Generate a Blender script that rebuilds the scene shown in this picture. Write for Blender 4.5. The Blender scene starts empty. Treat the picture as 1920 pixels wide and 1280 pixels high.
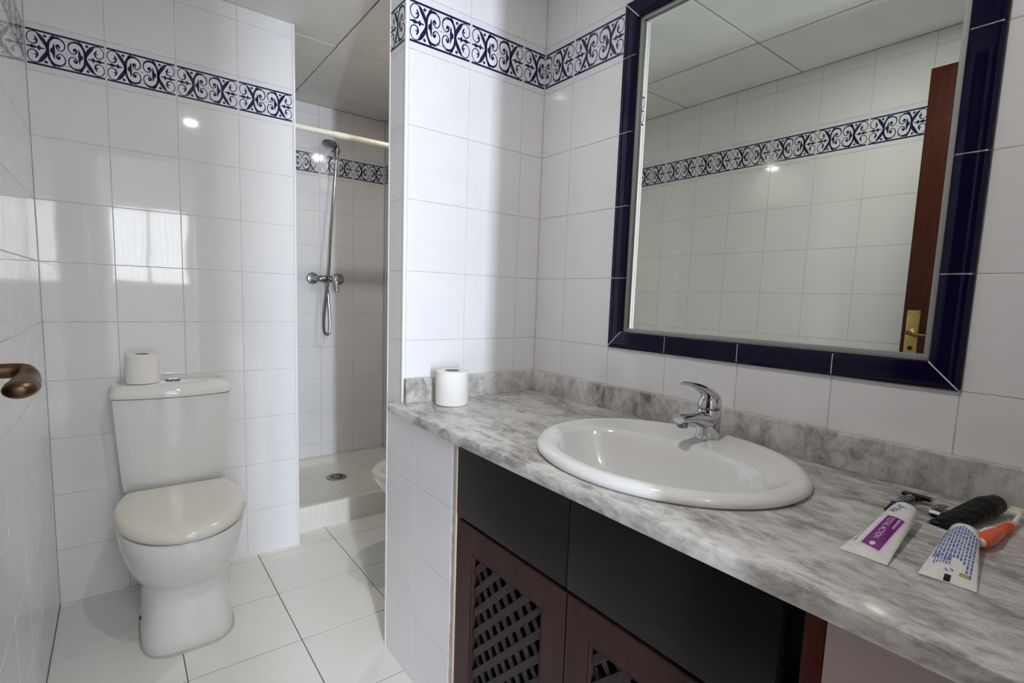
import bpy, bmesh, math, random
from mathutils import Vector, Matrix
random.seed(7)
PI = math.pi
SC = bpy.context.scene
COL = SC.collection

# ------------------------------------------------------------------ camera
cam_data = bpy.data.cameras.new('camera')
cam = bpy.data.objects.new('camera', cam_data)
COL.objects.link(cam)
R_ = Vector((0.792768, -0.608551, 0.034417))
U_ = Vector((0.037651, 0.105250, 0.993733))
F_ = Vector((0.608359, 0.786504, -0.106352))
CAM = Vector((-1.141235, -1.348102, 1.133440))
m = Matrix.Identity(4)
for i in range(3):
    m[i][0], m[i][1], m[i][2], m[i][3] = R_[i], U_[i], -F_[i], CAM[i]
cam.matrix_world = m
cam_data.sensor_width = 36.0
cam_data.lens = 955.184 / 1920 * 36.0
cam_data.shift_y = 20.345 / 1920
cam_data.clip_start = 0.01
SC.camera = cam

# ------------------------------------------------------------------ world, light, exposure
world = bpy.data.worlds.new('world')
SC.world = world
world.use_nodes = True
world.node_tree.nodes['Background'].inputs[0].default_value = (0.80, 0.88, 1.0, 1)
world.node_tree.nodes['Background'].inputs[1].default_value = 1.0

def area_light(name, loc, direction, sx, sy, power, color, shape='RECTANGLE'):
    d = bpy.data.lights.new(name, 'AREA')
    d.shape = shape
    d.size = sx
    d.size_y = sy
    d.energy = power
    d.color = color
    o = bpy.data.objects.new(name, d)
    COL.objects.link(o)
    o.location = loc
    o.rotation_euler = Vector(direction).to_track_quat('-Z', 'Z').to_euler()
    return o

# daylight entering the neighbouring room: a tall narrow balcony-door gap and a window
area_light('balcony_daylight', (-1.40, -3.70, 1.15), (0, 1, 0), 0.09, 2.0, 106, (0.76, 0.865, 1.0))
area_light('window_daylight', (-0.85, -3.70, 1.55), (0, 1, 0), 0.72, 0.84, 23, (0.90, 0.95, 1.0))
# fill light added under the neighbouring room's ceiling, no lamp fixture there
area_light('hall_fill', (-0.98, -2.35, 2.44), (0, 0, -1), 0.4, 0.4, 14, (0.93, 0.97, 1.0))
LAMP_POWER = 1.3
SC.view_settings.view_transform = 'Standard'
SC.view_settings.look = 'None'
SC.view_settings.gamma = 1.0
SC.view_settings.use_curve_mapping = False
SC.view_settings.exposure = 0.13
SC.cycles.diffuse_bounces = 4
SC.cycles.max_bounces = 8
SC.cycles.adaptive_threshold = 0.06
SC.cycles.caustics_reflective = False
SC.cycles.caustics_refractive = False

# ------------------------------------------------------------------ materials
MATS = {}
def principled(name, color, rough=0.4, metal=0.0, spec=0.5, coat=0.0, emit=None, estr=0.0):
    mt = bpy.data.materials.new(name)
    mt.use_nodes = True
    b = mt.node_tree.nodes['Principled BSDF']
    b.inputs['Base Color'].default_value = (*color, 1)
    b.inputs['Roughness'].default_value = rough
    b.inputs['Metallic'].default_value = metal
    b.inputs['Specular IOR Level'].default_value = spec
    b.inputs['Coat Weight'].default_value = coat
    b.inputs['Coat Roughness'].default_value = 0.05
    if emit:
        b.inputs['Emission Color'].default_value = (*emit, 1)
        b.inputs['Emission Strength'].default_value = estr
    MATS[name] = mt
    return mt

def nodes(mt):
    return mt.node_tree.nodes, mt.node_tree.links, mt.node_tree.nodes['Principled BSDF']

def add_noise(mt, scale, detail=4, rough=0.55, vec=None, dist=0.0):
    N, L, b = nodes(mt)
    n = N.new('ShaderNodeTexNoise')
    n.inputs['Scale'].default_value = scale
    n.inputs['Detail'].default_value = detail
    n.inputs['Roughness'].default_value = rough
    n.inputs['Distortion'].default_value = dist
    if vec is None:
        t = N.new('ShaderNodeNewGeometry')
        L.new(t.outputs['Position'], n.inputs['Vector'])
    else:
        L.new(vec, n.inputs['Vector'])
    return n

def add_bump(mt, scale, strength, distance=0.01, detail=2):
    N, L, b = nodes(mt)
    n = add_noise(mt, scale, detail)
    bp = N.new('ShaderNodeBump')
    bp.inputs['Strength'].default_value = strength
    bp.inputs['Distance'].default_value = distance
    L.new(n.outputs['Fac'], bp.inputs['Height'])
    L.new(bp.outputs['Normal'], b.inputs['Normal'])
    return bp

def tint_noise(mt, scale, c1, c2, lo=0.3, hi=0.7, detail=4):
    N, L, b = nodes(mt)
    n = add_noise(mt, scale, detail)
    r = N.new('ShaderNodeValToRGB')
    r.color_ramp.elements[0].position = lo
    r.color_ramp.elements[0].color = (*c1, 1)
    r.color_ramp.elements[1].position = hi
    r.color_ramp.elements[1].color = (*c2, 1)
    L.new(n.outputs['Fac'], r.inputs['Fac'])
    L.new(r.outputs['Color'], b.inputs['Base Color'])
    return r

TILE = principled('glazed_white_tile', (0.79, 0.785, 0.79), 0.045)
tint_noise(TILE, 3.0, (0.775, 0.768, 0.775), (0.81, 0.803, 0.81))
add_bump(TILE, 7.0, 0.07, 0.005, 1)
TEDGE = principled('tile_edge', (0.74, 0.735, 0.74), 0.45)
BTILE = principled('border_tile_glaze', (0.765, 0.765, 0.80), 0.05)
GROUT = principled('grey_grout', (0.56, 0.54, 0.52), 0.9)
tint_noise(GROUT, 30.0, (0.42, 0.40, 0.38), (0.72, 0.70, 0.69))
BLUE = principled('blue_print', (0.012, 0.012, 0.06), 0.10)
PALEBLUE = principled('thin_grey_blue_print', (0.38, 0.38, 0.46), 0.10)
NAVY = principled('navy_glaze', (0.004, 0.004, 0.024), 0.06, spec=0.22)
add_bump(NAVY, 25.0, 0.08, 0.004, 1)
FLOORT = principled('floor_tile_glaze', (0.80, 0.785, 0.755), 0.20)
tint_noise(FLOORT, 5.0, (0.785, 0.77, 0.74), (0.82, 0.805, 0.775))
add_bump(FLOORT, 12.0, 0.06, 0.004, 1)
FGROUT = principled('dark_floor_grout', (0.16, 0.145, 0.13), 0.95)
PANEL = principled('ceiling_panel_white', (0.72, 0.70, 0.665), 0.75)
tint_noise(PANEL, 6.0, (0.70, 0.68, 0.645), (0.74, 0.72, 0.69))
DARKGAP = principled('dirty_ceiling_joint', (0.10, 0.09, 0.08), 0.95)
tint_noise(DARKGAP, 14.0, (0.05, 0.045, 0.04), (0.42, 0.40, 0.36), 0.45, 0.65)
TRIMW = principled('white_plastic_trim', (0.80, 0.79, 0.79), 0.30)
BEIGE = principled('beige_trim', (0.56, 0.47, 0.38), 0.5)
PORC = principled('white_porcelain', (0.79, 0.785, 0.775), 0.08, coat=0.2)
SEATM = principled('cream_seat_plastic', (0.72, 0.70, 0.64), 0.16)
TRAYM = principled('cream_shower_tray', (0.74, 0.72, 0.66), 0.25)
CHROME = principled('chrome', (0.62, 0.62, 0.63), 0.10, 1.0)
DULLCHROME = principled('dull_chrome', (0.27, 0.27, 0.275), 0.25, 1.0)
BRASS = principled('brass', (0.62, 0.45, 0.16), 0.28, 1.0)
BRONZE = principled('aged_bronze', (0.12, 0.07, 0.04), 0.38, 1.0)
tint_noise(BRONZE, 60.0, (0.085, 0.05, 0.032), (0.20, 0.12, 0.068))
BLACKM = principled('black_plastic', (0.005, 0.005, 0.006), 0.22, spec=0.3)
BLACKT = principled('black_tube_plastic', (0.003, 0.003, 0.003), 0.30, spec=0.12)
add_bump(BLACKT, 60.0, 0.6, 0.006, 1)
RUBBER = principled('dark_rubber', (0.02, 0.02, 0.02), 0.7)
PAPER = principled('toilet_paper', (0.86, 0.84, 0.81), 0.95, spec=0.1)
add_bump(PAPER, 220.0, 0.4, 0.001, 2)
CARD = principled('grey_card_core', (0.30, 0.25, 0.20), 0.9)
SILIC = principled('grey_mirror_edge', (0.33, 0.335, 0.32), 0.5)
TUBEW = principled('white_tube_plastic', (0.80, 0.79, 0.76), 0.16)
add_bump(TUBEW, 70.0, 0.5, 0.004, 1)
PURPLE = principled('purple_print', (0.20, 0.015, 0.20), 0.2)
PINKW = principled('pale_pink_print', (0.78, 0.64, 0.77), 0.2)
INKB = principled('blue_ink', (0.10, 0.15, 0.42), 0.25)
INKG = principled('grey_ink', (0.25, 0.22, 0.25), 0.3)
YELLOW = principled('yellow_print', (0.75, 0.52, 0.04), 0.25)
ORANGE = principled('orange_rubber', (0.80, 0.11, 0.015), 0.35)
BRISTLE = principled('white_bristle', (0.82, 0.80, 0.74), 0.6)
YBRIST = principled('yellow_bristle', (0.80, 0.70, 0.30), 0.6)
PLASTER = principled('hall_plaster', (0.74, 0.71, 0.68), 0.85)
add_bump(PLASTER, 60.0, 0.2, 0.002, 2)

MIRROR = principled('mirror_silver', (0.80, 0.84, 0.77), 0.0, 1.0)

# dark stained wood of the cabinet, red wood of the door
def wood(name, c1, c2, rough, scl):
    mt = principled(name, c1, rough)
    N, L, b = nodes(mt)
    g = N.new('ShaderNodeNewGeometry')
    mp = N.new('ShaderNodeMapping')
    mp.inputs['Scale'].default_value = scl
    L.new(g.outputs['Position'], mp.inputs['Vector'])
    n = add_noise(mt, 6.0, 5, 0.6, mp.outputs['Vector'], 0.6)
    r = N.new('ShaderNodeValToRGB')
    r.color_ramp.elements[0].position = 0.35
    r.color_ramp.elements[0].color = (*c1, 1)
    r.color_ramp.elements[1].position = 0.68
    r.color_ramp.elements[1].color = (*c2, 1)
    L.new(n.outputs['Fac'], r.inputs['Fac'])
    L.new(r.outputs['Color'], b.inputs['Base Color'])
    return mt
WDOOR = wood('dark_red_brown_wood', (0.034, 0.013, 0.0125), (0.050, 0.020, 0.019), 0.36, (8, 8, 1))
WDRAW = wood('near_black_wood', (0.010, 0.0075, 0.0075), (0.015, 0.0115, 0.011), 0.36, (8, 1, 8))
WFRAME = wood('reddish_wood_edge', (0.065, 0.016, 0.012), (0.10, 0.028, 0.018), 0.35, (8, 8, 1))
WRED = wood('red_mahogany_door', (0.045, 0.0105, 0.0065), (0.070, 0.016, 0.009), 0.36, (10, 10, 0.8))
WSLAT = wood('dark_lattice_wood', (0.024, 0.015, 0.0155), (0.036, 0.023, 0.0235), 0.36, (8, 8, 1))
for _m in (WDOOR, WDRAW, WSLAT, WRED, WFRAME):
    _m.node_tree.nodes['Principled BSDF'].inputs['Specular IOR Level'].default_value = 0.18

def marble(name, rot, scl, nscale, dark, mid, light):
    mt = principled(name, light, 0.13)
    N, L, b = nodes(mt)
    g = N.new('ShaderNodeNewGeometry')
    mp = N.new('ShaderNodeMapping')
    mp.inputs['Rotation'].default_value = rot
    mp.inputs['Scale'].default_value = scl
    L.new(g.outputs['Position'], mp.inputs['Vector'])
    n1 = add_noise(mt, nscale, 10, 0.68, mp.outputs['Vector'], 0.45)
    n2 = add_noise(mt, nscale * 4.3, 9, 0.75, mp.outputs['Vector'], 0.5)
    mx = N.new('ShaderNodeMix')
    mx.data_type = 'FLOAT'
    mx.inputs[0].default_value = 0.44
    L.new(n1.outputs['Fac'], mx.inputs[2])
    L.new(n2.outputs['Fac'], mx.inputs[3])
    r = N.new('ShaderNodeValToRGB')
    e = r.color_ramp.elements
    e[0].position, e[0].color = 0.35, (*dark, 1)
    e[1].position, e[1].color = 0.63, (*light, 1)
    k = e.new(0.45)
    k.color = (*mid, 1)
    k2 = e.new(0.54)
    k2.color = tuple((a * 0.35 + c * 0.65) for a, c in zip(mid, light)) + (1,)
    L.new(mx.outputs[0], r.inputs['Fac'])
    L.new(r.outputs['Color'], b.inputs['Base Color'])
    return mt
MARBLE = marble('grey_white_marble', (0, 0, math.radians(-16)), (2.3, 1.0, 2.0), 6.5,
                (0.10, 0.088, 0.080), (0.36, 0.342, 0.32), (0.74, 0.722, 0.69))
MARBLEV = marble('grey_white_marble_upright', (math.radians(28), 0, 0), (1.0, 1.3, 0.9), 6.0,
                 (0.09, 0.080, 0.075), (0.38, 0.362, 0.34), (0.74, 0.722, 0.70))

# ------------------------------------------------------------------ mesh helpers
def link(name, me, parent=None, root_loc=None):
    o = bpy.data.objects.new(name, me)
    COL.objects.link(o)
    if parent is not None:
        o.parent = parent
        o.matrix_parent_inverse = Matrix.Translation(-world_loc(parent))
    return o

WL = {}
def world_loc(o):
    return WL.get(o.name, Vector((0, 0, 0)))

def mk(name, bm, mat, parent=None, smooth=True, angle=35):
    bmesh.ops.recalc_face_normals(bm, faces=bm.faces)
    me = bpy.data.meshes.new(name)
    bm.to_mesh(me)
    bm.free()
    for mt in (mat if isinstance(mat, (list, tuple)) else [mat]):
        me.materials.append(mt)
    if smooth:
        me.polygons.foreach_set('use_smooth', [True] * len(me.polygons))
        me.set_sharp_from_angle(angle=math.radians(angle))
    return link(name, me, parent)

def thing(name, label, cat, loc, group=None):
    o = bpy.data.objects.new(name, None)
    o.empty_display_size = 0.05
    COL.objects.link(o)
    o.location = loc
    o['label'] = label
    o['category'] = cat
    if group:
        o['group'] = group
    WL[o.name] = Vector(loc)
    return o

def struct(o, label=None):
    o['kind'] = 'structure'
    if label:
        o['label'] = label
    return o

def box(bm, x0, x1, y0, y1, z0, z1, bev=0.0, seg=2, mi=0):
    v = [bm.verts.new((x, y, z)) for z in (z0, z1) for y in (y0, y1) for x in (x0, x1)]
    fs = [bm.faces.new([v[i] for i in q]) for q in
          ((0, 2, 3, 1), (4, 5, 7, 6), (0, 1, 5, 4), (2, 6, 7, 3), (0, 4, 6, 2), (1, 3, 7, 5))]
    for f in fs:
        f.material_index = mi
    if bev > 0:
        es = list({e for f in fs for e in f.edges})
        bmesh.ops.bevel(bm, geom=es, offset=bev, segments=seg, affect='EDGES', profile=0.6)
    return bm

def boxo(name, x0, x1, y0, y1, z0, z1, mat, parent=None, bev=0.0, seg=2):
    return mk(name, box(bmesh.new(), x0, x1, y0, y1, z0, z1, bev, seg), mat, parent)

def loft(bm, rings, cap0=True, cap1=True, closed=True, mi=0):
    vs = [[bm.verts.new(p) for p in r] for r in rings]
    n = len(rings[0])
    for a, b in zip(vs[:-1], vs[1:]):
        for i in range(n if closed else n - 1):
            j = (i + 1) % n
            bm.faces.new((a[i], a[j], b[j], b[i])).material_index = mi
    if cap0:
        bm.faces.new(vs[0][::-1]).material_index = mi
    if cap1:
        bm.faces.new(vs[-1]).material_index = mi
    return vs

def catmull(pts, k=6):
    P = [Vector(p) for p in pts]
    P = [2 * P[0] - P[1]] + P + [2 * P[-1] - P[-2]]
    out = []
    for i in range(1, len(P) - 2):
        a, b, c, d = P[i - 1], P[i], P[i + 1], P[i + 2]
        for s in range(k):
            t = s / k
            out.append(0.5 * ((2 * b) + (c - a) * t + (2 * a - 5 * b + 4 * c - d) * t * t + (3 * b - a - 3 * c + d) * t ** 3))
    out.append(P[-2])
    return out

def sweep(bm, pts, radii, seg=12, side=None, mi=0, cap=True):
    """tube along pts; radii: float, or list of floats or (rw, rh) pairs"""
    P = [Vector(p) for p in pts]
    n = len(P)
    if not isinstance(radii, (list, tuple)):
        radii = [radii] * n
    rings = []
    s_prev = None
    for i in range(n):
        t = (P[min(i + 1, n - 1)] - P[max(i - 1, 0)]).normalized()
        if side is not None:
            s = Vector(side) - t * t.dot(Vector(side))
        elif s_prev is None:
            a = Vector((0, 0, 1)) if abs(t.z) < 0.9 else Vector((1, 0, 0))
            s = a.cross(t)
        else:
            s = s_prev - t * t.dot(s_prev)
        s.normalize()
        s_prev = s
        u = t.cross(s)
        r = radii[i]
        rw, rh = r if isinstance(r, (list, tuple)) else (r, r)
        rings.append([P[i] + s * (rw * math.cos(2 * PI * k / seg)) + u * (rh * math.sin(2 * PI * k / seg)) for k in range(seg)])
    loft(bm, rings, cap, cap, mi=mi)
    return bm

def lathe(bm, prof, origin, axis=(0, 0, 1), seg=32, mi=0, cap0=True, cap1=True):
    """prof: list of (radius, height) along axis"""
    q = Vector((0, 0, 1)).rotation_difference(Vector(axis).normalized())
    o = Vector(origin)
    rings = [[o + q @ Vector((r * math.cos(2 * PI * k / seg), r * math.sin(2 * PI * k / seg), h)) for k in range(seg)] for r, h in prof]
    loft(bm, rings, cap0, cap1, mi=mi)
    return bm

def lerp_list(xs, n):
    out = []
    for i in range(n):
        t = i / (n - 1) * (len(xs) - 1)
        k = min(int(t), len(xs) - 2)
        f = t - k
        a, b = xs[k], xs[k + 1]
        if isinstance(a, (list, tuple)):
            out.append(tuple(p + (q - p) * f for p, q in zip(a, b)))
        else:
            out.append(a + (b - a) * f)
    return out

# ------------------------------------------------------------------ wall tiles
GAP = 0.0016
BEV = 0.0008
TCACHE = {}
def frustum(bm, w, h, d=0.006, bev=BEV, cx=0.0, cy=0.0, emi=1):
    hw, hh = w / 2, h / 2
    R = []
    for z, s in ((-d, 0), (-bev, 0), (-bev * 0.3, bev * 0.35), (0, bev)):
        R.append([(cx + sx * (hw - s), cy + sy * (hh - s), z) for sx, sy in ((-1, -1), (1, -1), (1, 1), (-1, 1))])
    vs = loft(bm, R, False, False, mi=emi)
    bm.faces.new(vs[-1])

def tile_mesh(w, h, mat=None, name='tile'):
    key = (round(w, 4), round(h, 4), name)
    if key not in TCACHE:
        bm = bmesh.new()
        frustum(bm, w, h)
        bmesh.ops.recalc_face_normals(bm, faces=bm.faces)
        me = bpy.data.meshes.new(name)
        bm.to_mesh(me)
        bm.free()
        me.materials.append(mat or TILE)
        me.materials.append(mat or TEDGE)
        TCACHE[key] = me
    return TCACHE[key]

# --- scroll print of the border tile, millimetres, drawn in one quadrant and mirrored
def stroke2d(bm, pts, widths, z, mi, k=5):
    P = catmull([(x, y, 0) for x, y in pts], k)
    W = [x * 1.28 + 0.25 for x in lerp_list(widths, len(P))]
    L, Rr = [], []
    for i in range(len(P)):
        t = (P[min(i + 1, len(P) - 1)] - P[max(i - 1, 0)])
        t = t.normalized() if t.length > 1e-9 else Vector((1, 0, 0))
        nrm = Vector((-t.y, t.x, 0)) * (W[i] / 2)
        L.append(P[i] + nrm)
        Rr.append(P[i] - nrm)
    vl = [bm.verts.new((p.x / 1000, p.y / 1000, z)) for p in L]
    vr = [bm.verts.new((p.x / 1000, p.y / 1000, z)) for p in Rr]
    for i in range(len(P) - 1):
        bm.faces.new((vr[i], vr[i + 1], vl[i + 1], vl[i])).material_index = mi

def poly2d(bm, pts, z, mi):
    bm.faces.new([bm.verts.new((x / 1000, y / 1000, z)) for x, y in pts]).material_index = mi

def draw_border(bm):
    z = 0.00018
    for sy in (-1, 1):
        poly2d(bm, [(-96.5, sy * 47.6), (96.5, sy * 47.6), (96.5, sy * 53.8), (-96.5, sy * 53.8)], z, 1)
    for su in (-1, 1):
        S = lambda pts, sv: [(x * su, y * sv) for x, y in pts]
        for sv in (-1, 1):
            # end loop with hooked curl
            stroke2d(bm, S([(-68.5, 43.2), (-78, 46.3), (-88, 43), (-94.6, 32), (-93.6, 19), (-88, 11.2), (-79.5, 9.4), (-73.2, 14), (-71.4, 22), (-74.5, 29.5), (-77.2, 34.5)], sv),
                     [2.6, 1.9, 1.9, 1.9, 1.9, 2.0, 2.4, 3.4, 4.2, 3.2, 0.4], z, 1)
            poly2d(bm, S([(-73, 25.5), (-81.5, 22.5), (-75.5, 19.0)], sv), z, 1)
            # thick diagonal
            stroke2d(bm, S([(-72.5, 45), (-66, 39.5), (-60, 31), (-53.5, 20), (-49, 9), (-47.3, 0)], sv), [1.5, 6.0, 8.6, 8.2, 5.5, 4.0], z, 1)
            # C scroll
            stroke2d(bm, S([(-46.3, 0), (-45.6, 14), (-42, 28), (-34, 39), (-24, 42.5), (-14, 40), (-6.6, 32.5), (-4.0, 22.5), (-6.4, 12), (-12.5, 5.8), (-19.5, 6.2), (-24.3, 11.8), (-24.4, 18.2), (-20.5, 21.4), (-18, 17)], sv),
                     [5.6, 5.4, 5.2, 5.0, 5.4, 4.4, 3.0, 2.4, 2.2, 2.2, 2.4, 3.2, 4.2, 4.0, 1.2], z, 1)
            poly2d(bm, S([(-23.5, 20.5), (-18.2, 22), (-15.2, 17), (-17.6, 10), (-21, 14)], sv), z, 1)
            # spike from the C up to the bar
            stroke2d(bm, S([(-40.5, 31), (-36.5, 40), (-30.5, 47.6)], sv), [2.0, 5.4, 2.6], z, 1)
            stroke2d(bm, S([(-17, 41), (-10, 38.5), (0, 38)], sv), [3.2, 1.4, 1.0], z, 2)
            # diamond dot
            poly2d(bm, S([(-57.5, 39), (-52, 44.6), (-46.5, 40.5), (-50.5, 33.8)], sv), z, 1)
            # inner leaf half
            poly2d(bm, S([(-28.6, 0), (-28.8, 13), (-30.6, 25), (-33.6, 17), (-35.6, 9), (-40.6, 5), (-40.8, 0)], sv), z, 1)
            # arrow half
            poly2d(bm, S([(-96.5, 0), (-96, 2.2), (-89, 2.4), (-83.5, 6.2), (-77.5, 3.6), (-71, 2.2), (-67.5, 8.8), (-62.4, 2.6), (-53, 1.2), (-53, 0)], sv), z, 1)
        stroke2d(bm, S([(-28.5, 0), (-16, 1.2), (-6, 0.2)], 1), [1.4, 1.0, 0.8], z, 2)
    poly2d(bm, [(-5, 0), (0, 2.6), (5, 0), (0, -2.6)], z, 2)

PH = 0.1430          # border tile height
def border_mesh(ua, ub):
    """piece of the border tile between pattern positions ua..ub (metres, -0.1..0.1)"""
    key = ('border', round(ua, 4), round(ub, 4))
    if key not in TCACHE:
        bm = bmesh.new()
        draw_border(bm)
        lim_a, lim_b = ua + 0.003, ub - 0.003
        for co, no in (((lim_a, 0, 0), (-1, 0, 0)), ((lim_b, 0, 0), (1, 0, 0))):
            bmesh.ops.bisect_plane(bm, geom=bm.verts[:] + bm.edges[:] + bm.faces[:], plane_co=co, plane_no=no, clear_outer=True)
        c = (ua + ub) / 2
        for f in bm.faces:
            if f.normal.z == 0:
                f.normal_update()
            f.normal_update()
            if f.normal.z < 0:
                f.normal_flip()
        for v in bm.verts:
            v.co.x -= c
        frustum(bm, ub - ua - GAP, PH, emi=3)
        bm.faces.ensure_lookup_table()
        me = bpy.data.meshes.new('border_tile')
        bm.to_mesh(me)
        bm.free()
        for mt in (BTILE, BLUE, PALEBLUE, TEDGE):
            me.materials.append(mt)
        TCACHE[key] = me
    return TCACHE[key]

def put_tile(wall, me, name, centre, U, N, tilt=0.0016):
    U, N = Vector(U), Vector(N)
    V = N.cross(U)
    M = Matrix.Identity(4)
    for i in range(3):
        M[i][0], M[i][1], M[i][2], M[i][3] = U[i], V[i], N[i], centre[i]
    M = M @ Matrix.Rotation(random.uniform(-tilt, tilt), 4, 'X') @ Matrix.Rotation(random.uniform(-tilt, tilt), 4, 'Y')
    o = bpy.data.objects.new(name, me)
    COL.objects.link(o)
    o.parent = wall
    o.matrix_local = M
    return o

ROWS = [0.0, 0.2, 0.4, 0.6, 0.8, 1.0, 1.2, 1.4, 1.6, 1.8, 1.945, 2.145, 2.2]
def tile_wall(wall, P0, U, N, joints, skip=None, rows=ROWS, align='L', border=True):
    """joints: distances along U from P0; the border pattern starts at the full-tile side"""
    P0, U = Vector(P0), Vector(U)
    for a, b in zip(joints[:-1], joints[1:]):
        if b - a < 0.006:
            continue
        for z0, z1 in zip(rows[:-1], rows[1:]):
            if skip and skip(a, b, z0, z1):
                continue
            c = P0 + U * ((a + b) / 2) + Vector((0, 0, (z0 + z1) / 2))
            if border and abs(z0 - 1.8) < 1e-4:
                w = b - a
                if w > 0.199:
                    me = border_mesh(-0.1, 0.1)
                elif a == joints[0] and align == 'R':
                    me = border_mesh(0.1 - w, 0.1)
                else:
                    me = border_mesh(-0.1, -0.1 + w)
                put_tile(wall, me, 'border_tile', c, U, N, 0.0008)
            else:
                put_tile(wall, tile_mesh(b - a - GAP, z1 - z0 - GAP), 'tile', c, U, N)

def grout_box(name, x0, x1, y0, y1, z0, z1, label=None, mat=None):
    return struct(boxo(name, x0, x1, y0, y1, z0, z1, mat or GROUT), label)

def jlist(first, last, start, step=0.2):
    """joint positions between first and last, a joint at 'start' and every step"""
    out = [first]
    k = math.ceil((first - start) / step - 1e-6)
    while start + k * step < last - 1e-6:
        p = start + k * step
        if p > first + 1e-6:
            out.append(p)
        k += 1
    out.append(last)
    return out

XL, XR, YB, YS, YE, H = -1.345, 0.0, 0.945, 1.80, -1.42, 2.2
XS, XW = -0.54, 0.225        # end of the toilet wall, wall behind the partition
XP, YP = -0.497, 0.108       # partition end, partition back face
ZC = 0.819                   # counter top
g = 0.0008                   # grout sits this far behind the tile faces

# ------------------------------------------------------------------ structure
w = grout_box('wall_left', XL - 0.12, XL - g, YE - 0.12, YB + 0.1, 0, H, 'left wall of square white glazed tiles with blue scroll border')
tile_wall(w, (XL, YE, 0), (0, 1, 0), (1, 0, 0), jlist(0, YB - YE, -0.084 - YE), align='R')

w = grout_box('wall_back', XL, XS - g, YB + g, YS + 0.1, 0, H, 'white tiled wall behind the toilet with blue scroll border')
tile_wall(w, (XL, YB, 0), (1, 0, 0), (0, -1, 0), [0, 0.199, 0.399, 0.599, 0.799])
tile_wall(w, (XS, YB + 0.004, 0), (0, 1, 0), (1, 0, 0), jlist(0, YS - YB - 0.004, 0.1), border=False)

w = grout_box('wall_partition', XP + g, XW + 0.12, g, YP - g, 0, H, 'white tiled partition beside the shower with blue scroll border')
tile_wall(w, (XP, 0, 0), (1, 0, 0), (0, -1, 0), [0.006, 0.206, 0.406, 0.497], skip=lambda a, b, z0, z1: z1 < 0.75)
tile_wall(w, (XP, YP, 0), (0, -1, 0), (-1, 0, 0), [0.0, YP - 0.005], skip=lambda a, b, z0, z1: z1 < 0.85)
tile_wall(w, (XW, YP, 0), (-1, 0, 0), (0, 1, 0), jlist(0, XW - XP, 0.1), border=False)

bm = bmesh.new()
box(bm, XR + 0.0155, XW + 0.12, YE - 0.12, g, 0, H)
for y0, y1, z0, z1 in ((YE - 0.12, g, 0, 1.004), (YE - 0.12, g, 1.9405, H), (YE - 0.12, -1.1315, 1.004, 1.9405), (-0.3415, g, 1.004, 1.9405)):
    box(bm, XR + g, XR + 0.0156, y0, y1, z0, z1)
w = struct(mk('wall_right', bm, GROUT, smooth=False), 'white tiled wall carrying the mirror')
def skip_mirror(a, b, z0, z1):
    if z1 < 0.75:
        return True
    return a > 0.33 and b < 1.14 and z0 > 0.99 and z1 < 1.95
tile_wall(w, (XR, 0, 0), (0, -1, 0), (-1, 0, 0), [0, 0.1355, 0.3355, 0.5355, 0.7355, 0.9355, 1.1355, 1.3355, -YE], skip=skip_mirror, align='R')

w = grout_box('wall_shower_back', XS - 0.1, XW + 0.12, YS + g, YS + 0.1, 0, H, 'tiled rear wall of the shower')
tile_wall(w, (XS, YS, 0), (1, 0, 0), (0, -1, 0), [0, 0.162, 0.362, 0.562, 0.762], align='R')
w = grout_box('wall_shower_right', XW + g, XW + 0.12, YP, YS + 0.1, 0, H, 'tiled right wall of the shower and bidet corner')
tile_wall(w, (XW, YS, 0), (0, -1, 0), (-1, 0, 0), jlist(0, YS - YP, 0.2))

# wall with the doorway right behind the camera
DX0, DX1, DZ = -1.295, -0.630, 2.06
w = grout_box('wall_entry', DX1, XW + 0.12, YE - 0.12, YE - g, 0, 2.5, 'tiled wall beside the doorway')
tile_wall(w, (XR, YE, 0), (-1, 0, 0), (0, 1, 0), jlist(0, -DX1, 0.0755))
w = grout_box('wall_above_door', XL - 0.12, DX1, YE - 0.12, YE - g, DZ, 2.5, mat=PLASTER)
w = grout_box('wall_door_side', XL - 0.12, DX0, YE - 0.12, YE - g, 0, DZ, mat=PLASTER)
bm = bmesh.new()
box(bm, DX0, DX0 + 0.025, YE - 0.125, YE + 0.004, 0, DZ, 0.003)
box(bm, DX1 - 0.025, DX1, YE - 0.125, YE + 0.004, 0, DZ, 0.003)
box(bm, DX0, DX1, YE - 0.125, YE + 0.004, DZ - 0.025, DZ, 0.003)
struct(mk('trim_1', bm, WRED), 'red wooden door lining')

# corner trims
def quarter_trim(name, x, y, z0, z1, r, mat, label):
    bm = bmesh.new()
    sweep(bm, [(x, y, z0), (x, y, z1)], r, 12)
    return struct(mk(name, bm, mat), label)
quarter_trim('trim_2', XS - 0.001, YB + 0.004, 0, H, 0.0065, TRIMW, 'white edge trim at the end of the toilet wall')
quarter_trim('trim_3', XP + 0.004, 0.003, ZC, H, 0.0065, TRIMW, 'white edge trim on the partition corner')
quarter_trim('trim_4', XP + 0.004, YP - 0.004, 0, H, 0.006, TRIMW, 'white edge trim on the rear partition corner')

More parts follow.
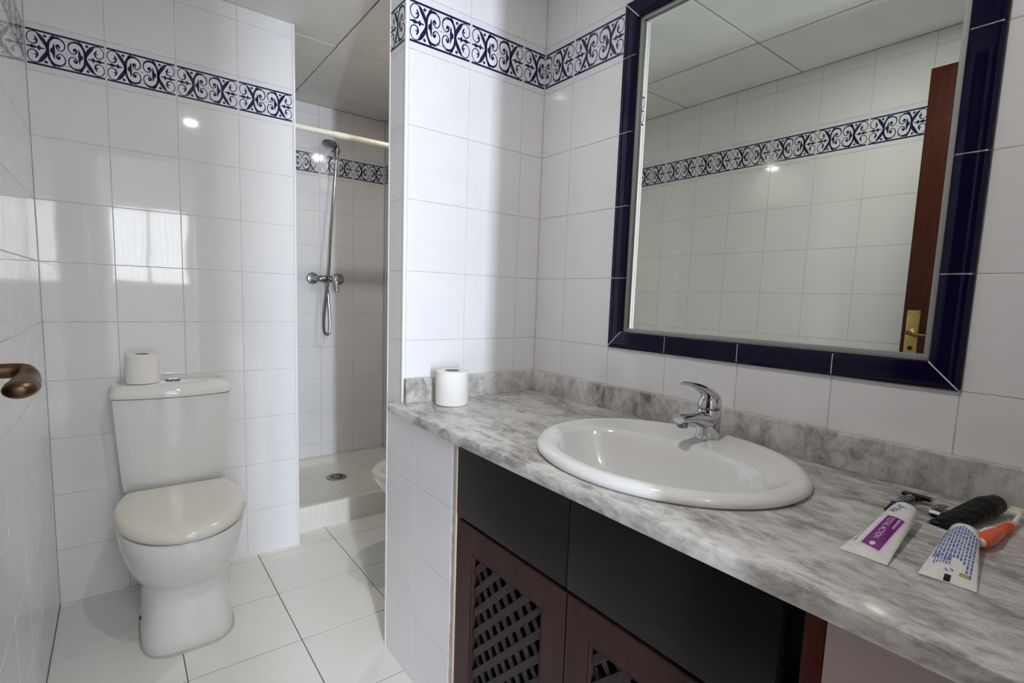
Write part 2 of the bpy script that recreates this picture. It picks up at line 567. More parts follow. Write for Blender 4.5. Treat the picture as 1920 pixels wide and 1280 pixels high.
# floor
fl = grout_box('floor', XL - 0.05, XW + 0.05, YE - 0.13, YS + 0.05, -0.10, -0.0012, 'floor of large square off-white tiles with dark joints', FGROUT)
FX = [XL] + [x for x in (-0.7075 - 0.316 * 2, -0.7075 - 0.316, -0.7075, -0.3915, -0.0755) if x > XL + 0.01] + [XW]
FY = [YE - 0.12] + [0.598 - 0.316 * k for k in range(6, -1, -1)] + [0.914, 1.06]
for x0, x1 in zip(FX[:-1], FX[1:]):
    for y0, y1 in zip(FY[:-1], FY[1:]):
        put_tile(fl, tile_mesh(x1 - x0 - 0.003, y1 - y0 - 0.003, FLOORT, 'floor_tile'), 'floor_tile',
                 ((x0 + x1) / 2, (y0 + y1) / 2, 0), (1, 0, 0), (0, 0, 1), 0.0006)

# ceiling panels
ce = grout_box('ceiling', XL - 0.12, XW + 0.12, YE - 0.12, YS + 0.1, H + 0.006, H + 0.06, 'ceiling of square off-white panels with dirty joints', DARKGAP)
CX = [XL, -0.9445, -0.3415, XW]
CY = [YE, -0.797, -0.194, 0.409, 1.012, 1.615, YS]
for x0, x1 in zip(CX[:-1], CX[1:]):
    for y0, y1 in zip(CY[:-1], CY[1:]):
        put_tile(ce, tile_mesh(x1 - x0 - 0.006, y1 - y0 - 0.006, PANEL, 'ceiling_panel'), 'ceiling_panel',
                 ((x0 + x1) / 2, (y0 + y1) / 2, H + random.uniform(-0.0015, 0.0015)), (1, 0, 0), (0, 0, -1), 0.0012)

# neighbouring room seen only as light and in reflections
HX0, HX1, HY = -3.2, 0.9, -3.62
boxo('floor_hall', HX0, HX1, HY, YE - 0.12, -0.1, 0.0, FLOORT)['kind'] = 'structure'
boxo('ceiling_hall', HX0, HX1, HY, YE - 0.12, 2.5, 2.6, PLASTER)['kind'] = 'structure'
boxo('wall_hall_right', HX1, HX1 + 0.1, HY, YE - 0.12, 0, 2.5, PLASTER)['kind'] = 'structure'
boxo('wall_hall_left', HX0 - 0.1, HX0, HY, -2.5, 0, 2.5, PLASTER)['kind'] = 'structure'
boxo('hall_light_blocker', HX0, -1.222, -2.5, YE - 0.12, 0, 2.5, PLASTER)['kind'] = 'structure'  # unseen block added to cut off the left side of the daylight beam
boxo('wall_hall_near', XW + 0.12, HX1, YE - 0.12, YE, 0, 2.5, PLASTER)['kind'] = 'structure'
bm = bmesh.new()
for x0, x1, z0, z1 in ((HX0 - .1, -1.48, 0, 2.5), (-1.48, -1.32, 2.15, 2.5), (-1.48, -1.32, 0, 0.15), (-1.32, -1.21, 0, 2.5),
                       (-1.21, -0.49, 0, 1.13), (-1.21, -0.49, 1.97, 2.5), (-0.49, HX1 + 0.1, 0, 2.5)):
    box(bm, x0, x1, HY - 0.06, HY, z0, z1)
struct(mk('wall_hall_far', bm, PLASTER, smooth=False))
wf = bmesh.new()
for x0, x1, z0, z1 in ((-1.21, -1.18, 1.13, 1.97), (-0.52, -0.49, 1.13, 1.97), (-1.18, -0.52, 1.13, 1.16), (-1.18, -0.52, 1.94, 1.97), (-0.865, -0.835, 1.16, 1.94)):
    box(wf, x0, x1, HY - 0.05, HY - 0.01, z0, z1)
for k in range(11):
    x = -1.13 + k * 0.056
    box(wf, x - 0.004, x + 0.004, HY - 0.045, HY - 0.035, 1.16, 1.94)
struct(mk('window_1', wf, TRIMW, smooth=False), 'white barred window of the neighbouring room')

# ------------------------------------------------------------------ ceiling spot lamps
for lx, ly, lk, lab in ((-0.735, -0.755, 4.2, 'recessed ceiling spotlight between the washbasin and the left wall'),
                        (0.160, 0.660, 3.6, 'recessed ceiling spotlight behind the partition above the bidet')):
    t = thing('ceiling_spotlight', lab, 'spotlight', (lx, ly, H - 0.004), 'recessed ceiling spotlights')
    bm = bmesh.new()
    lathe(bm, [(0.052, 0.004), (0.052, -0.002), (0.047, -0.006), (0.040, -0.004), (0.040, 0.003)], (lx, ly, H - 0.004), seg=32, cap0=False, cap1=False)
    mk('trim_ring', bm, CHROME, t)
    bm = bmesh.new()
    lathe(bm, [(0.039, 0.002), (0.020, -0.001), (0.001, -0.002)], (lx, ly, H - 0.004), seg=24, cap0=True, cap1=True)
    mk('bulb', bm, principled('lamp_glow', (0.9, 0.9, 0.88), 0.4, emit=(1.0, 0.96, 0.90), estr=6.0), t)
    area_light('spotlight_glow', (lx, ly, H - 0.014), (0, 0, -1), 0.055, 0.055, LAMP_POWER * lk, (1.0, 0.94, 0.80) if lx > -0.1 else (1.0, 0.97, 0.925), 'DISK').parent = t
    bpy.data.objects[[o.name for o in t.children if o.type == 'LIGHT'][0]].matrix_parent_inverse = Matrix.Translation(-world_loc(t))

# ------------------------------------------------------------------ door standing open against the left wall
DY0, DY1 = -1.405, -0.692
dr = struct(boxo('door_1', -1.318, -1.282, DY0, DY1, 0.008, 2.04, WRED, None, 0.002), 'red-brown wooden door standing open against the left wall')
def door_piece(name, bm, mat):
    o = mk(name, bm, mat)
    o.parent = dr
    return o
HYc, HZ = -0.727, 1.054
bm = bmesh.new()
box(bm, -1.282, -1.2785, HYc - 0.021, HYc + 0.021, HZ - 0.135, HZ + 0.085, 0.0012)
plate = door_piece('handle_plate', bm, BRASS)
for nm, pr, mt in (('keyhole', [(0.0085, 0.0), (0.0085, 0.002), (0.0005, 0.0021)], RUBBER),):
    bm = bmesh.new()
    lathe(bm, pr, (-1.2788, HYc, HZ - 0.062), (1, 0, 0), 16)
    o = mk(nm, bm, mt); o.parent = plate
for dy, dz in ((-0.013, 0.073), (0.013, 0.073), (-0.013, -0.123), (0.013, -0.123)):
    bm = bmesh.new()
    lathe(bm, [(0.0032, 0), (0.0032, 0.0012), (0.0004, 0.0018)], (-1.2786, HYc + dy, HZ + dz), (1, 0, 0), 10)
    o = mk('screw', bm, DULLCHROME); o.parent = plate
bm = bmesh.new()
lathe(bm, [(0.014, 0.0), (0.014, 0.006), (0.0080, 0.009), (0.0068, 0.045)], (-1.2788, HYc, HZ - 0.0), (1, 0, 0), 20)
o = mk('handle_neck', bm, BRASS); o.parent = plate
bm = bmesh.new()
pth = catmull([(-1.240, HYc, HZ), (-1.2150, HYc, HZ), (-1.2072, HYc - 0.007, HZ - 0.0015), (-1.2070, HYc - 0.024, HZ - 0.0065), (-1.2074, HYc - 0.044, HZ - 0.0085), (-1.2078, HYc - 0.056, HZ - 0.0085), (-1.2078, HYc - 0.061, HZ - 0.0085), (-1.2078, HYc - 0.0632, HZ - 0.0085), (-1.2078, HYc - 0.0638, HZ - 0.0085)], 6)
sweep(bm, pth, lerp_list([(0.0065, 0.0065), (0.0068, 0.0068), (0.0066, 0.0066), (0.0102, 0.0075), (0.0120, 0.0082), (0.0110, 0.0074), (0.0080, 0.0052), (0.0045, 0.0030), (0.0008, 0.0006)], len(pth)), 20, side=(1, 0, 0.10))
o = mk('lever', bm, BRONZE); o.parent = plate

# ------------------------------------------------------------------ mirror with navy tile frame
MY0, MY1, MZ0, MZ1 = -0.3375, -1.1355, 1.0, 1.9445
FW = 0.0475
t = thing('wall_mirror', 'large rectangular mirror in a navy blue glazed tile frame above the washbasin', 'mirror', (XR, (MY0 + MY1) / 2, MZ0))
boxo('mirror_glass', 0.0115, 0.015, MY1 + FW, MY0 - FW, MZ0 + FW, MZ1 - FW, MIRROR, t)
bm = bmesh.new()
e = 0.0105
for y0, y1, z0, z1 in ((MY1 + FW - .001, MY0 - FW + .001, MZ0 + FW - .001, MZ0 + FW + e), (MY1 + FW - .001, MY0 - FW + .001, MZ1 - FW - e, MZ1 - FW + .001),
                       (MY1 + FW - .001, MY1 + FW + e, MZ0 + FW + e, MZ1 - FW - e), (MY0 - FW - e, MY0 - FW + .001, MZ0 + FW + e, MZ1 - FW - e)):
    box(bm, 0.0050, 0.0120, y0, y1, z0, z1, 0.0008)
mk('silicone_edge', bm, SILIC, t)
# grout bed behind the frame tiles
bm = bmesh.new()
for y0, y1, z0, z1 in ((MY1, MY0, MZ0, MZ0 + FW), (MY1, MY0, MZ1 - FW, MZ1), (MY1, MY1 + FW, MZ0, MZ1), (MY0 - FW, MY0, MZ0, MZ1)):
    box(bm, -0.0076, 0.012, y0 + .0035, y1 - .0035, z0 + .0035, z1 - .0035)
for cy, cz, sy, sz in ((MY1, MZ0, 1, 1), (MY0, MZ0, -1, 1), (MY1, MZ1, 1, -1), (MY0, MZ1, -1, -1)):
    rr_ = []
    for d, hgt in ((0.001, 0.0048), (0.004, 0.0078), (0.010, 0.0088), (0.044, 0.0086), (0.0472, 0.0055)):
        a_, b_ = cy + sy * d, cz + sz * d
        q_ = 0.0007
        rr_.append([(0.002, a_ - sy * q_, b_ + sz * q_), (0.002, a_ + sy * q_, b_ - sz * q_), (-hgt, a_ + sy * q_, b_ - sz * q_), (-hgt, a_ - sy * q_, b_ + sz * q_)])
    loft(bm, rr_)
mk('frame_bed', bm, principled('white_frame_grout', (0.80, 0.78, 0.77), 0.9), t, smooth=False)
# profile across the frame: (offset from the outer edge, height off the wall)
PROF = [(0.0, -0.006), (0.0, 0.0045), (0.0012, 0.0065), (0.004, 0.0080), (0.010, 0.0092), (0.014, 0.0092), (0.016, 0.0086), (0.018, 0.0088), (0.030, 0.0094), (0.042, 0.0090), (0.0455, 0.0080), (0.0472, 0.0055), (0.0474, -0.010)]
def frame_tile(side, a, b, ma, mb):
    """side: 'B','T','L','R'; a..b along the side; ma/mb: mitre at start/end"""
    bm = bmesh.new()
    gp = 0.0012
    rings = []
    for pos, mit, sg in ((a, ma, 1), (b, mb, -1)):
        ring = []
        for off, hgt in PROF:
            p = pos + sg * (gp + ((off + 0.0006) if mit else 0))
            if side == 'B':
                ring.append((-hgt, p, MZ0 + off))
            elif side == 'T':
                ring.append((-hgt, p, MZ1 - off))
            elif side == 'L':
                ring.append((-hgt, MY0 - off, p))
            else:
                ring.append((-hgt, MY1 + off, p))
        rings.append(ring)
    loft(bm, rings)
    mk('frame_tile', bm, NAVY, t, angle=28)
ys = [MY1, -0.9355, -0.7355, -0.5355, MY0]
for i in range(4):
    frame_tile('B', ys[i], ys[i + 1], i == 0, i == 3)
    frame_tile('T', ys[i], ys[i + 1], i == 0, i == 3)
zs = [MZ0, 1.2, 1.4, 1.6, 1.8, MZ1]
for i in range(5):
    frame_tile('L', zs[i], zs[i + 1], i == 0, i == 4)
    frame_tile('R', zs[i], zs[i + 1], i == 0, i == 4)

# ------------------------------------------------------------------ tiled piers carrying the counter
w = grout_box('wall_pier', XP + g, -0.40, -0.306, g, 0, ZC - 0.03, 'low tiled pier under the end of the marble counter')
tile_wall(w, (XP, YP, 0), (0, -1, 0), (-1, 0, 0), [0.0, 0.198, 0.398], rows=[0, 0.2, 0.4, 0.6, ZC - 0.031], border=False)
struct(boxo('trim_5', XP - 0.001, XP + 0.02, -0.3125, -0.3035, 0, ZC - 0.031, BEIGE, None, 0.001), 'beige strip between pier and cabinet')
w = grout_box('wall_pier_near', XP, -0.02, YE, -1.137, 0, ZC - 0.03, 'low plain pinkish pier at the near end of the counter', principled('pinkish_beige', (0.44, 0.355, 0.34), 0.6))  # untiled, one even dull pinkish beige

# ------------------------------------------------------------------ vanity cabinet
t = thing('vanity_cabinet', 'dark brown wooden vanity cabinet with lattice doors under the marble counter', 'cabinet', (-0.30, -0.725, 0))
bm = bmesh.new()
CY0, CY1 = -1.1355, -0.3125
for y0, y1 in ((CY0, CY0 + 0.016), (CY1 - 0.012, CY1)):
    box(bm, -0.478, -0.03, y0, y1, 0.0, ZC - 0.032)
box(bm, -0.478, -0.03, CY0, CY1, 0.0, 0.06)
box(bm, -0.045, -0.03, CY0, CY1, 0.06, ZC - 0.032)
box(bm, -0.478, -0.45, CY0, CY1, ZC - 0.060, ZC - 0.034)
mk('carcass', bm, BLACKM, t, smooth=False)
for y0, y1 in ((CY0, CY0 + 0.024), (CY1 - 0.0135, CY1)):
    boxo('stile', -0.4945, -0.476, y0, y1, 0.0, ZC - 0.0315, WFRAME, t, 0.0015)
boxo('divider', -0.484, -0.45, -0.7165, -0.7005, 0.06, ZC - 0.034, BLACKM, t)
for y0, y1 in ((-0.7072, -0.3275), (-1.088, -0.7092)):
    boxo('drawer_front', -0.5005, -0.480, y0, y1, 0.5985, ZC - 0.0325, WDRAW, t, 0.003)

def lattice_door(y0, y1, z0, z1):
    dt = mk('cabinet_door', door_frame(y0, y1, z0, z1), WDOOR, t)
    ya, yb, za, zb = y0 + 0.070, y1 - 0.064, z0 + 0.070, z1 - 0.069
    p = 0.0375
    wd = 0.0225
    cy, cz = (ya + yb) / 2, (za + zb) / 2
    # holes centred on a 45 degree grid through (-0.4417, 0.4531)
    oy, oz = -0.4417, 0.4531
    def clip_strip(dirv, c):
        n = Vector((-dirv[1], dirv[0]))
        base = Vector((oy, oz)) + n * c
        d = Vector(dirv)
        ts = []
        for (axis, lo, hi) in ((0, ya - 0.004, yb + 0.004), (1, za - 0.004, zb + 0.004)):
            a, b = (lo - base[axis]) / d[axis], (hi - base[axis]) / d[axis]
            ts.append((min(a, b), max(a, b)))
        a, b = max(ts[0][0], ts[1][0]), min(ts[0][1], ts[1][1])
        return (base, d, n, a, b) if b - a > 0.012 else None
    s2 = math.sqrt(0.5)
    for layer, dv in ((0, (s2, -s2)), (1, (s2, s2))):
        x0, x1 = (-0.4925, -0.4865) if layer == 0 else (-0.4862, -0.4805)
        for k in range(-22, 23):
            r = clip_strip(dv, (k + 0.5) * p)
            if not r:
                continue
            base, d, n, a, b = r
            bm = bmesh.new()
            ring = []
            for tt in (a, b):
                rr = []
                for xx, ww in ((x0, -wd / 2 + .0015), (x0 + 0.0015, -wd / 2), (x1, -wd / 2), (x1, wd / 2), (x0 + 0.0015, wd / 2), (x0, wd / 2 - .0015)):
                    q = base + d * tt + n * ww
                    rr.append((xx, min(max(q.x, ya - 0.004), yb + 0.004), min(max(q.y, za - 0.004), zb + 0.004)))
                ring.append(rr)
            loft(bm, ring)
            o = mk('lattice_slat', bm, WSLAT, None, smooth=False)
            o.parent = dt
            o.matrix_parent_inverse = Matrix.Identity(4)
    return dt

def door_frame(y0, y1, z0, z1):
    bm = bmesh.new()
    ya, yb, za, zb = y0 + 0.070, y1 - 0.064, z0 + 0.070, z1 - 0.069
    outer = [(y0, z0), (y1, z0), (y1, z1), (y0, z1)]
    def ring(sh, x, inner):
        if inner:
            r = [(ya - sh, za - sh), (yb + sh, za - sh), (yb + sh, zb + sh), (ya - sh, zb + sh)]
        else:
            r = [(y0 + sh, z0 + sh), (y1 - sh, z0 + sh), (y1 - sh, z1 - sh), (y0 + sh, z1 - sh)]
        return [(x, a, b) for a, b in r]
    X0, X1 = -0.4975, -0.4785
    rings = [ring(0, X1, False), ring(0, X0 + 0.002, False), ring(0.002, X0, False), ring(0.008, X0, True), ring(0.0075, X0 + 0.0022, True),
             ring(0.004, X0 + 0.0022, True), ring(0.001, X0 + 0.001, True), ring(0, X0 + 0.003, True), ring(0, X1, True)]
    vs = loft(bm, rings, False, False)
    for i in range(4):
        j = (i + 1) % 4
        bm.faces.new((vs[-1][i], vs[-1][j], vs[0][j], vs[0][i]))
    return bm
d1 = lattice_door(-0.7068, -0.3272, 0.062, 0.588)
d2 = lattice_door(-1.088, -0.7092, 0.062, 0.588)

# ------------------------------------------------------------------ marble counter with splashbacks
BC = Vector((-0.275, -0.735))      # basin centre
BX, BY = 0.235, 0.275
t = thing('marble_countertop', 'grey veined white marble countertop with low splashbacks', 'countertop', (-0.27, -0.71, ZC - 0.03))
bm = bmesh.new()
X0c, X1c, Y0c, Y1c = -0.537, -0.0015, YE + 0.001, -0.0015
angs = sorted([2 * PI * k / 72 for k in range(72)] + [math.atan2(y - BC.y, x - BC.x) % (2 * PI) for x in (X0c, X1c) for y in (Y0c, Y1c)])
def rect_pt(a, inset=0.0):
    c, s = math.cos(a), math.sin(a)
    k = min(((X1c - BC.x) / c) if c > 1e-9 else 1e9, ((X0c + inset - BC.x) / c) if c < -1e-9 else 1e9,
            ((Y1c - BC.y) / s) if s > 1e-9 else 1e9, ((Y0c - BC.y) / s) if s < -1e-9 else 1e9)
    return BC.x + c * k, BC.y + s * k
def ell(a, k):
    return BC.x + (BX - k) * math.cos(a), BC.y + (BY - k) * math.sin(a)
rings = [[(*ell(a, 0.022), ZC - 0.03) for a in angs], [(*ell(a, 0.022), ZC) for a in angs]]
for ins, dz in ((0.007, 0.0), (0.002, 0.002), (0.0, 0.007), (0.0, 0.023), (0.002, 0.028), (0.006, 0.030)):
    rings.append([(*rect_pt(a, ins), ZC - dz) for a in angs])
vs = loft(bm, rings, False, False)
n = len(angs)
for i in range(n):
    j = (i + 1) % n
    bm.faces.new((vs[-1][i], vs[-1][j], vs[0][j], vs[0][i]))
mk('slab', bm, MARBLE, t)
boxo('slab_return', -0.537, XP - 0.002, -0.003, 0.012, ZC - 0.03, ZC, MARBLE, t, 0.004)
boxo('splashback', XP + 0.002, -0.0215, -0.0205, -0.0012, ZC, 0.8895, MARBLEV, t, 0.0015)
boxo('splashback', -0.0215, -0.0012, YE + 0.001, -0.0012, ZC, 0.8895, MARBLEV, t, 0.0015)

# ------------------------------------------------------------------ drop-in basin
t = thing('washbasin', 'oval white porcelain washbasin set into the marble counter', 'washbasin', (BC.x, BC.y, ZC))
bm = bmesh.new()
SEG = 72
def bring(bxf, bxb, ay, z, dx=0.0, p=2.0):
    r = []
    for k in range(SEG):
        a = 2 * PI * k / SEG
        c, s = math.cos(a), math.sin(a)
        c2 = math.copysign(abs(c) ** (2 / p), c)
        s2 = math.copysign(abs(s) ** (2 / p), s)
        r.append((BC.x + dx + (bxb if c > 0 else bxf) * c2, BC.y + ay * s2, ZC + z))
    return r
rings = [bring(BX - 0.022, BX - 0.022, BY - 0.022, -0.028), bring(BX - 0.022, BX - 0.022, BY - 0.022, 0.0006), bring(BX - 0.004, BX - 0.004, BY - 0.004, 0.0006),
         bring(BX, BX, BY, 0.004), bring(BX + .001, BX + .001, BY + .001, 0.009), bring(BX - .002, BX - .002, BY - .002, 0.015), bring(BX - .009, BX - .009, BY - .009, 0.0205),
         bring(BX - .018, BX - .018, BY - .018, 0.0225), bring(BX - .029, BX - .029, BY - .029, 0.0205), bring(BX - .038, BX - .042, BY - .038, 0.0165),
         bring(0.172, 0.128, 0.228, 0.0150, -0.024), bring(0.166, 0.120, 0.222, 0.0125, -0.024), bring(0.162, 0.114, 0.217, 0.006, -0.024), bring(0.158, 0.109, 0.212, -0.008, -0.024),
         bring(0.150, 0.102, 0.200, -0.035, -0.024), bring(0.136, 0.092, 0.180, -0.070, -0.024), bring(0.112, 0.078, 0.148, -0.100, -0.024), bring(0.080, 0.060, 0.105, -0.120, -0.024),
         bring(0.045, 0.038, 0.055, -0.130, -0.022), bring(0.024, 0.024, 0.024, -0.133, -0.02)]
loft(bm, rings, False, True)
mk('bowl', bm, PORC, t, angle=60)
bm = bmesh.new()
lathe(bm, [(0.021, -0.004), (0.021, 0.001), (0.017, 0.003), (0.012, 0.0015), (0.0005, 0.001)], (BC.x - 0.02, BC.y, ZC - 0.131), seg=24)
mk('drain', bm, CHROME, t)

# ------------------------------------------------------------------ mixer tap
FX0, FY0, FZ0 = -0.098, -0.731, ZC + 0.0155
t = thing('basin_tap', 'chrome single-lever tap on the washbasin', 'tap', (FX0, FY0, FZ0))
B = Vector((FX0, FY0, FZ0))
bm = bmesh.new()
lathe(bm, [(0.0275, 0.0), (0.0275, 0.003), (0.0262, 0.0045), (0.0258, 0.020), (0.0258, 0.064), (0.0245, 0.0665)], B, seg=36)
mk('body', bm, CHROME, t)
bm = bmesh.new()
pth = catmull([B + Vector((dx, 0, z)) for dx, z in ((0.0, 0.040), (-0.028, 0.046), (-0.060, 0.0525), (-0.098, 0.0555), (-0.114, 0.056))], 5)
sweep(bm, pth, lerp_list([(0.0225, 0.024), (0.0205, 0.018), (0.0165, 0.0125), (0.0145, 0.0105), (0.0130, 0.0095)], len(pth)), 20, side=(0, 1, 0))
sp = mk('spout', bm, CHROME, t)
bm = bmesh.new()
lathe(bm, [(0.0112, 0.0), (0.0112, -0.010), (0.009, -0.0115), (0.0085, -0.008)], B + Vector((-0.100, 0, 0.048)), seg=20)
mk('aerator', bm, DULLCHROME, t)
bm = bmesh.new()
lathe(bm, [(0.0235, 0.064), (0.0235, 0.0705), (0.0250, 0.072)], B, seg=36)
mk('collar', bm, DULLCHROME, t)
bm = bmesh.new()
lathe(bm, [(0.0262, 0.071), (0.0262, 0.078), (0.0235, 0.088), (0.0170, 0.098), (0.007, 0.104), (0.0006, 0.1055)], B, seg=36)
pth = catmull([B + Vector((dx, 0, z)) for dx, z in ((0.014, 0.080), (0.002, 0.0955), (-0.024, 0.1105), (-0.058, 0.1235), (-0.090, 0.1305), (-0.108, 0.1315))], 6)
sweep(bm, pth, lerp_list([(0.020, 0.012), (0.0225, 0.0125), (0.0190, 0.0095), (0.0150, 0.0062), (0.0125, 0.0042), (0.0095, 0.0028)], len(pth)), 20, side=(0, 1, 0))
mk('lever', bm, CHROME, t)

# ------------------------------------------------------------------ toilet paper rolls
def paper_roll(label, x, y, z, r=0.048, h=0.098, tilt=0.0):
    t = thing('toilet_paper_roll', label, 'toilet paper', (x, y, z), 'toilet paper rolls')
    bm = bmesh.new()
    lathe(bm, [(0.021, 0.0), (r - 0.002, 0.0), (r, 0.002), (r, h - 0.002), (r - 0.002, h), (0.021, h)], (x, y, z), seg=48, cap0=False, cap1=False)
    # loose outer sheet
    arc = [math.radians(196 + 66 * k / 10) for k in range(11)]
    prof = [(x + q * math.cos(a), y + q * math.sin(a)) for q, seq in ((r + 0.0008, arc), (r - 0.001, arc[::-1])) for a in seq]
    loft(bm, [[(px, py, z + 0.001) for px, py in prof], [(px, py, z + h - 0.001) for px, py in prof]])
    mk('paper', bm, PAPER, t)
    bm = bmesh.new()
    lathe(bm, [(0.0212, 0.0), (0.0212, h - 0.001), (0.0195, h - 0.001), (0.0195, 0.004)], (x, y, z), seg=32, cap0=False, cap1=True)
    mk('core', bm, CARD, t)
paper_roll('white toilet paper roll standing on the marble counter', -0.378, -0.080, ZC + 0.0005)
paper_roll('cream toilet paper roll standing on the toilet cistern', -1.083, 0.862, 0.7905, 0.0495, 0.101)

# ------------------------------------------------------------------ toilet
TX = -0.997
t = thing('toilet', 'white close-coupled toilet with closed cream lid against the tiled wall', 'toilet', (TX, 0.65, 0))
def sring(cx, yb, yf, hw, z, p=2.6, n=48, pb=None):
    """closed ring, back at yb, front at yf, half width hw"""
    cy = (yb + yf) / 2
    hl = abs(yb - yf) / 2
    r = []
    for k in range(n):
        a = 2 * PI * k / n
        c, s = math.cos(a), math.sin(a)
        pp = (pb or p) if s > 0 else p
        r.append((cx + hw * math.copysign(abs(c) ** (2 / pp), c), cy + hl * math.copysign(abs(s) ** (2 / pp), s), z))
    return r
bm = bmesh.new()
prof = [(0.0, 0.78, 0.430, 0.1290, 3.4), (0.006, 0.78, 0.426, 0.1305, 3.4), (0.05, 0.78, 0.432, 0.1265, 3.3), (0.10, 0.785, 0.442, 0.1225, 3.2), (0.15, 0.79, 0.450, 0.1205, 3.1), (0.185, 0.80, 0.451, 0.1215, 3.0),
        (0.200, 0.81, 0.444, 0.1250, 2.8), (0.213, 0.82, 0.428, 0.1330, 2.6), (0.235, 0.83, 0.404, 0.1460, 2.4), (0.265, 0.84, 0.382, 0.1580, 2.3), (0.305, 0.86, 0.360, 0.1695, 2.25), (0.345, 0.87, 0.346, 0.1765, 2.2), (0.375, 0.87, 0.342, 0.1785, 2.2), (0.386, 0.868, 0.345, 0.1760, 2.2)]
loft(bm, [sring(TX, yb, yf, hw, z, p, pb=5.0) for z, yb, yf, hw, p in prof])
mk('bowl', bm, PORC, t, angle=60)
# silicone ring round the foot
bm = bmesh.new()
loft(bm, [sring(TX, 0.785, 0.418, 0.1345, 0.0005, 3.2), sring(TX, 0.782, 0.424, 0.1305, 0.006, 3.2), sring(TX, 0.780, 0.430, 0.126, 0.010, 3.2)])
mk('foot_sealant', bm, principled('grey_sealant', (0.50, 0.48, 0.43), 0.6), t)
for sx in (-1, 1):
    bm = bmesh.new()
    lathe(bm, [(0.007, 0), (0.007, 0.003), (0.0005, 0.004)], (TX + sx * 0.1262, 0.615, 0.050), (sx, 0, 0.1), 14)
    mk('bolt_hole', bm, RUBBER, t)
# seat and lid: straight back, round front
def dring(yb, yf, hw, hwb, z, n=28):
    pts = []
    ym = yb - 0.15
    for k in range(n + 1):
        a = PI * k / n
        pts.append((TX + hw * math.cos(a), ym - (ym - yf) * math.sin(a) ** 0.94, z))
    side = []
    for k in range(1, 9):
        f = k / 8
        side.append((hw + (hwb - hw) * f ** 2.0, ym + (yb - ym) * f))
    left = [(TX - h, y, z) for h, y in side]
    right = [(TX + h, y, z) for h, y in side[::-1]]
    return pts + left + right
bm = bmesh.new()
loft(bm, [dring(0.762, 0.345, 0.172, 0.146, 0.3868), dring(0.762, 0.342, 0.174, 0.147, 0.3885), dring(0.762, 0.342, 0.174, 0.147, 0.3915), dring(0.762, 0.345, 0.172, 0.146, 0.3925)])
mk('seat', bm, SEATM, t, angle=50)
bm = bmesh.new()
loft(bm, [dring(0.764, 0.338, 0.178, 0.149, 0.3930), dring(0.767, 0.331, 0.1835, 0.155, 0.3955), dring(0.768, 0.328, 0.1855, 0.157, 0.403), dring(0.768, 0.330, 0.1845, 0.156, 0.412), dring(0.767, 0.336, 0.1800, 0.152, 0.420), dring(0.765, 0.346, 0.172, 0.147, 0.4262),
          dring(0.760, 0.362, 0.158, 0.138, 0.4300), dring(0.745, 0.395, 0.130, 0.115, 0.4325), dring(0.70, 0.47, 0.065, 0.060, 0.4335)])
mk('seat_lid', bm, SEATM, t, angle=60)
for sx in (-1, 1):
    bm = bmesh.new()
    sweep(bm, [(TX + sx * 0.095, 0.772, 0.402), (TX + sx * 0.130, 0.772, 0.402)], 0.010, 12)
    mk('seat_hinge', bm, DULLCHROME, t)
# cistern
bm = bmesh.new()
def cist(yb, yf, hw, z, bulge):
    r = []
    for k in range(21):
        f = -1 + 2 * k / 20
        r.append((TX + hw * f, yf + bulge * (1 - (1 - f * f)) - (0 if abs(f) < 0.97 else -0.006), z))
    return r + [(TX + hw, yb, z), (TX - hw, yb, z)]
loft(bm, [cist(0.940, 0.800, 0.140, 0.405, 0.02), cist(0.941, 0.790, 0.1555, 0.412, 0.024), cist(0.942, 0.785, 0.160, 0.45, 0.026), cist(0.942, 0.772, 0.1740, 0.70, 0.034), cist(0.942, 0.770, 0.1755, 0.7425, 0.035)])
mk('cistern', bm, PORC, t, angle=50)
bm = bmesh.new()
loft(bm, [cist(0.942, 0.770, 0.1740, 0.7435, 0.035), cist(0.943, 0.763, 0.1800, 0.7465, 0.036), cist(0.943, 0.762, 0.1810, 0.756, 0.036), cist(0.943, 0.766, 0.1785, 0.772, 0.037), cist(0.942, 0.776, 0.170, 0.783, 0.036), cist(0.940, 0.796, 0.150, 0.788, 0.034), cist(0.935, 0.83, 0.10, 0.790, 0.02)])
mk('cistern_lid', bm, PORC, t, angle=60)
bm = bmesh.new()
lathe(bm, [(0.024, 0.0), (0.024, 0.004), (0.021, 0.006), (0.019, 0.0045)], (TX + 0.003, 0.868, 0.789), seg=28)
bt = mk('flush_button', bm, DULLCHROME, t)
for s in (-1, 1):
    bm = bmesh.new()
    pts = [(TX + 0.003 + s * (0.001 + 0.0165 * math.sin(PI * k / 10)), 0.868 + 0.0165 * math.cos(PI * k / 10)) for k in range(11)]
    loft(bm, [[(x, y, 0.7928) for x, y in pts], [(x, y, 0.7962) for x, y in pts]])
    o = mk('push_key', bm, CHROME, None)
    o.parent = bt
    o.matrix_parent_inverse = Matrix.Translation(-world_loc(t)) if False else Matrix.Identity(4)

